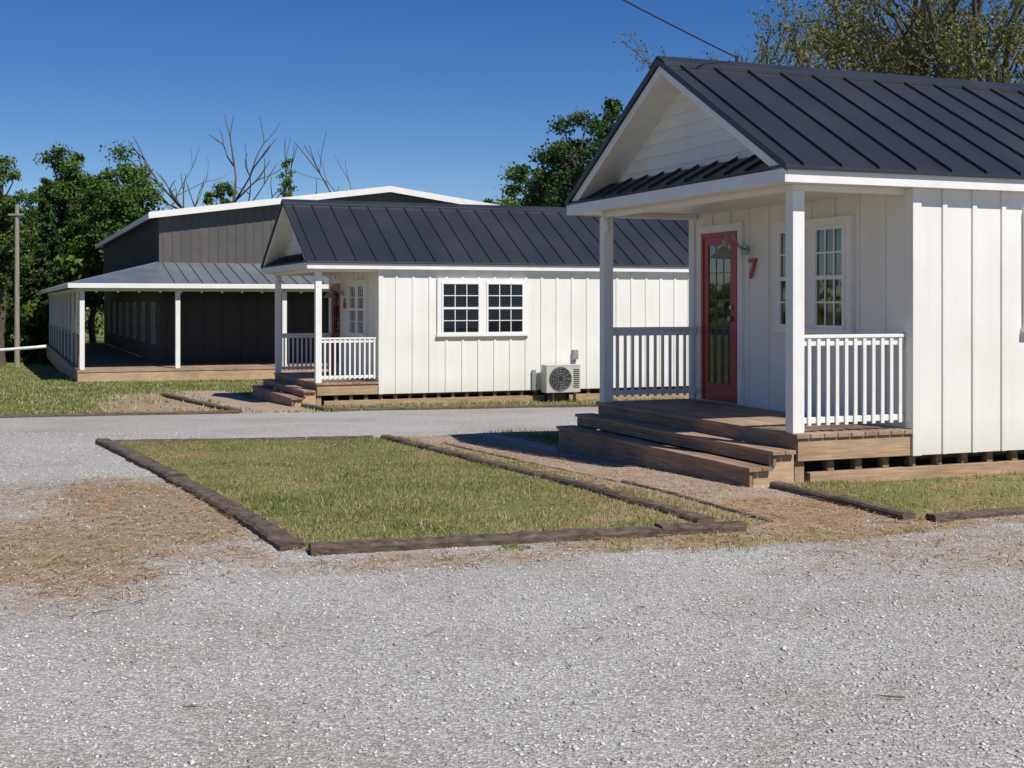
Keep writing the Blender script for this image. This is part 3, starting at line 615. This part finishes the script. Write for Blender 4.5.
def branching(name,x,y,H,r0,depth,spreadang,per,sz,lm=LY,bm=M_BARKG,lean=(0,0),nchild=(2,3),first=.35,leafprob=1.0,cl=.5,rk=.58):
    mb=MB(); C=[];S=[]
    def br(p,d,L,r,dep):
        k=4; pts=[p]; q=p; dd=d
        for i in range(k):
            dd=(dd+Vector((random.gauss(0,.10),random.gauss(0,.10),random.gauss(0,.06)+.03))).normalized(); q=q+dd*(L/k); pts.append(q)
        mb.tube(pts,[r*(1-.42*i/k) for i in range(k+1)],6 if dep>2 else 4,0,False)
        if dep<=2 and per and random.random()<leafprob:
            C.append(tuple(q)); S.append(cl*random.uniform(.6,1.3))
            if dep==0: C.append(tuple(pts[2])); S.append(cl*.7)
        if dep==0: return
        for c in range(random.randint(*nchild)):
            ax=dd.orthogonal().normalized(); ax.rotate(Matrix.Rotation(random.uniform(0,6.28),3,dd)); nd=dd.copy(); nd.rotate(Matrix.Rotation(random.gauss(spreadang,.15),3,ax))
            br(pts[-1] if c<2 else pts[random.randint(1,3)],nd,L*random.uniform(.6,.85),r*rk*random.uniform(.8,1.05),dep-1)
        if dep>=3:
            for c in range(3):
                ax=Vector((random.gauss(0,1),random.gauss(0,1),.2)).normalized(); nd=(dd*.6+ax*.8).normalized(); br(pts[random.randint(1,3)],nd,L*.5,r*.35,dep-2)
    br(Vector((x,y,gz(y)-.1)),Vector((lean[0],lean[1],1)).normalized(),H*first,r0,depth)
    return build_tree(name,mb,C if per else [],S if per else [],max(per,1),sz,lm,bm)
def px(p,D): return (p-512)*D/1300
leafy("broadleaf_tree",px(122,78),78,12.4,2.5,3.0,95,280,.10)
leafy("broadleaf_tree",px(64,80),80,12.7,2.0,3.0,80,280,.10)
leafy("broadleaf_tree",px(94,84),84,12.0,2.3,2.0,75,260,.11)
conifer("conifer_tree",px(44,66),66,9.6,1.5,22,46,.09)
conifer("conifer_tree",px(-22,72),72,9.6,1.9,18,40,.10)
leafy("broadleaf_tree",px(2,62),62,10.3,1.5,3.0,75,170,.08,LG,M_BARK)
leafy("broadleaf_tree",px(22,88),88,9.6,2.6,0,60,240,.12)
leafy("broadleaf_tree",px(-110,60),60,12,4,3,50,220,.14)
leafy("broadleaf_tree",px(-230,70),70,13,4.5,3,50,220,.15)
leafy("broadleaf_tree",px(583,62),62,12.2,2.7,2.0,115,300,.09,LD,cl=.30)
conifer("conifer_tree",px(612,58),58,12.3,2.6,26,46,.10)
leafy("broadleaf_tree",px(532,66),66,10.5,2.1,2.0,80,280,.09,LG,cl=.32)
leafy("broadleaf_tree",px(558,68),68,11.8,1.9,2.0,65,280,.09,LD,cl=.32)
leafy("broadleaf_tree",px(645,70),70,12.5,3.0,3,60,280,.12,LD)
leafy("broadleaf_tree",px(484,80),80,9.6,1.3,4,30,160,.09,cl=.3)
branching("bare_tree",px(216,82),82,14.6,.26,4,.42,0,.1,first=.37,nchild=(2,3),rk=.68)
branching("bare_tree",px(186,84),84,12.8,.16,4,.36,0,.1,first=.36,nchild=(2,2),rk=.68)
branching("bare_tree",px(364,82),82,11.6,.13,3,.36,0,.1,first=.42,nchild=(2,2),rk=.68)
branching("bare_tree",px(288,80),80,12.0,.16,3,.20,0,.10,first=.42,nchild=(2,2),rk=.68)
leafy("ivy_covered_tree",px(287,79),79,12.2,.45,8.5,14,60,.08,LG,cl=.7,tr=.012)
leafy("broadleaf_tree",px(222,86),86,11.3,1.3,7,24,170,.10)
for i,(pp,D,H,ln) in enumerate(((965,34,15,(-.05,0)),(1010,37,16,(.05,0)),(900,40,15,(-.08,0)),(835,42,14,(-.06,.0)),(1075,33,15,(-.05,0)),(780,46,14,(-.02,0)),(1160,38,15,(0,0)),(940,48,16,(0,0)),(870,52,17,(-.05,0)),(760,52,14.5,(.04,0)),(815,50,16,(0,0)),(1000,50,17,(0,0)))):
    branching("spring_tree",px(pp,D),D,H,.28,5,.40,22,.052,lean=ln,first=.30,leafprob=.85,cl=.55,rk=.66)
def distant():
    C=[];S=[]
    for i in range(700):
        x=random.uniform(-130,140); y=random.uniform(92,112); hmax=5.6+1.6*math.sin(x*.13)+1.2*math.sin(x*.41+1)
        C.append((x,y,gz(y)+random.uniform(.3,max(1.5,hmax)))); S.append(random.uniform(.9,1.8))
    for i in range(300):
        y=random.uniform(64,88); x=px(random.uniform(-260,75),y); C.append((x,y,gz(y)+random.uniform(.2,5.2)*random.random()**.4)); S.append(random.uniform(.5,1.1))
    mb=MB(); mb.tube([(0,100,-1.5),(0,100,2)],.1,4,0,False)
    build_tree("distant_trees",mb,C,S,90,.22,LG,M_BARK)
distant()
# ------------------------------------------------------------------ utility poles / wire / pipe
M_POLE=simple("utility_pole_wood",(.22,.19,.16),(.34,.30,.26),.85,3,sc=(6,6,.5))
up=MB(); X0=px(17,58); up.tube([(X0,58,-1.5),(X0,58,6.0)],[.12,.09],10); up.box(X0-.35,X0+.35,57.86,57.92,5.5,5.58); up.obj("utility_pole",M_POLE)
up=MB(); up.tube([(-7.6,0,-.1),(-7.6,0,7.2)],[.15,.11],10); up.obj("utility_pole",M_POLE)
wv=MB(); a=Vector((-7.55,0,6.3)); e=Vector((2.38,13.77,4.2)); pts=[]
for i in range(25):
    t=i/24; p=a.lerp(e,t); p.z-=.25*4*t*(1-t); pts.append(p)
wv.tube(pts,.008,5); wv.tube([(2.38,13.77,4.1),(2.38,13.77,4.22)],.018,6); wv.obj("overhead_wire",simple("wire_rubber",(.03,.015,.02),(.05,.02,.03),.6))
pg=MB(); X1=px(-60,36); X2=px(46,36)
pg.tube([(X1,36,-.75),(X1+.1,36,.10),(X1+.4,36,.20),((X1+X2)/2,36,.28),(X2-.3,36,.37),(X2,36,.40)],.045,8)
pg.obj("white_pipe_barrier",M_TRIM,smooth=True)
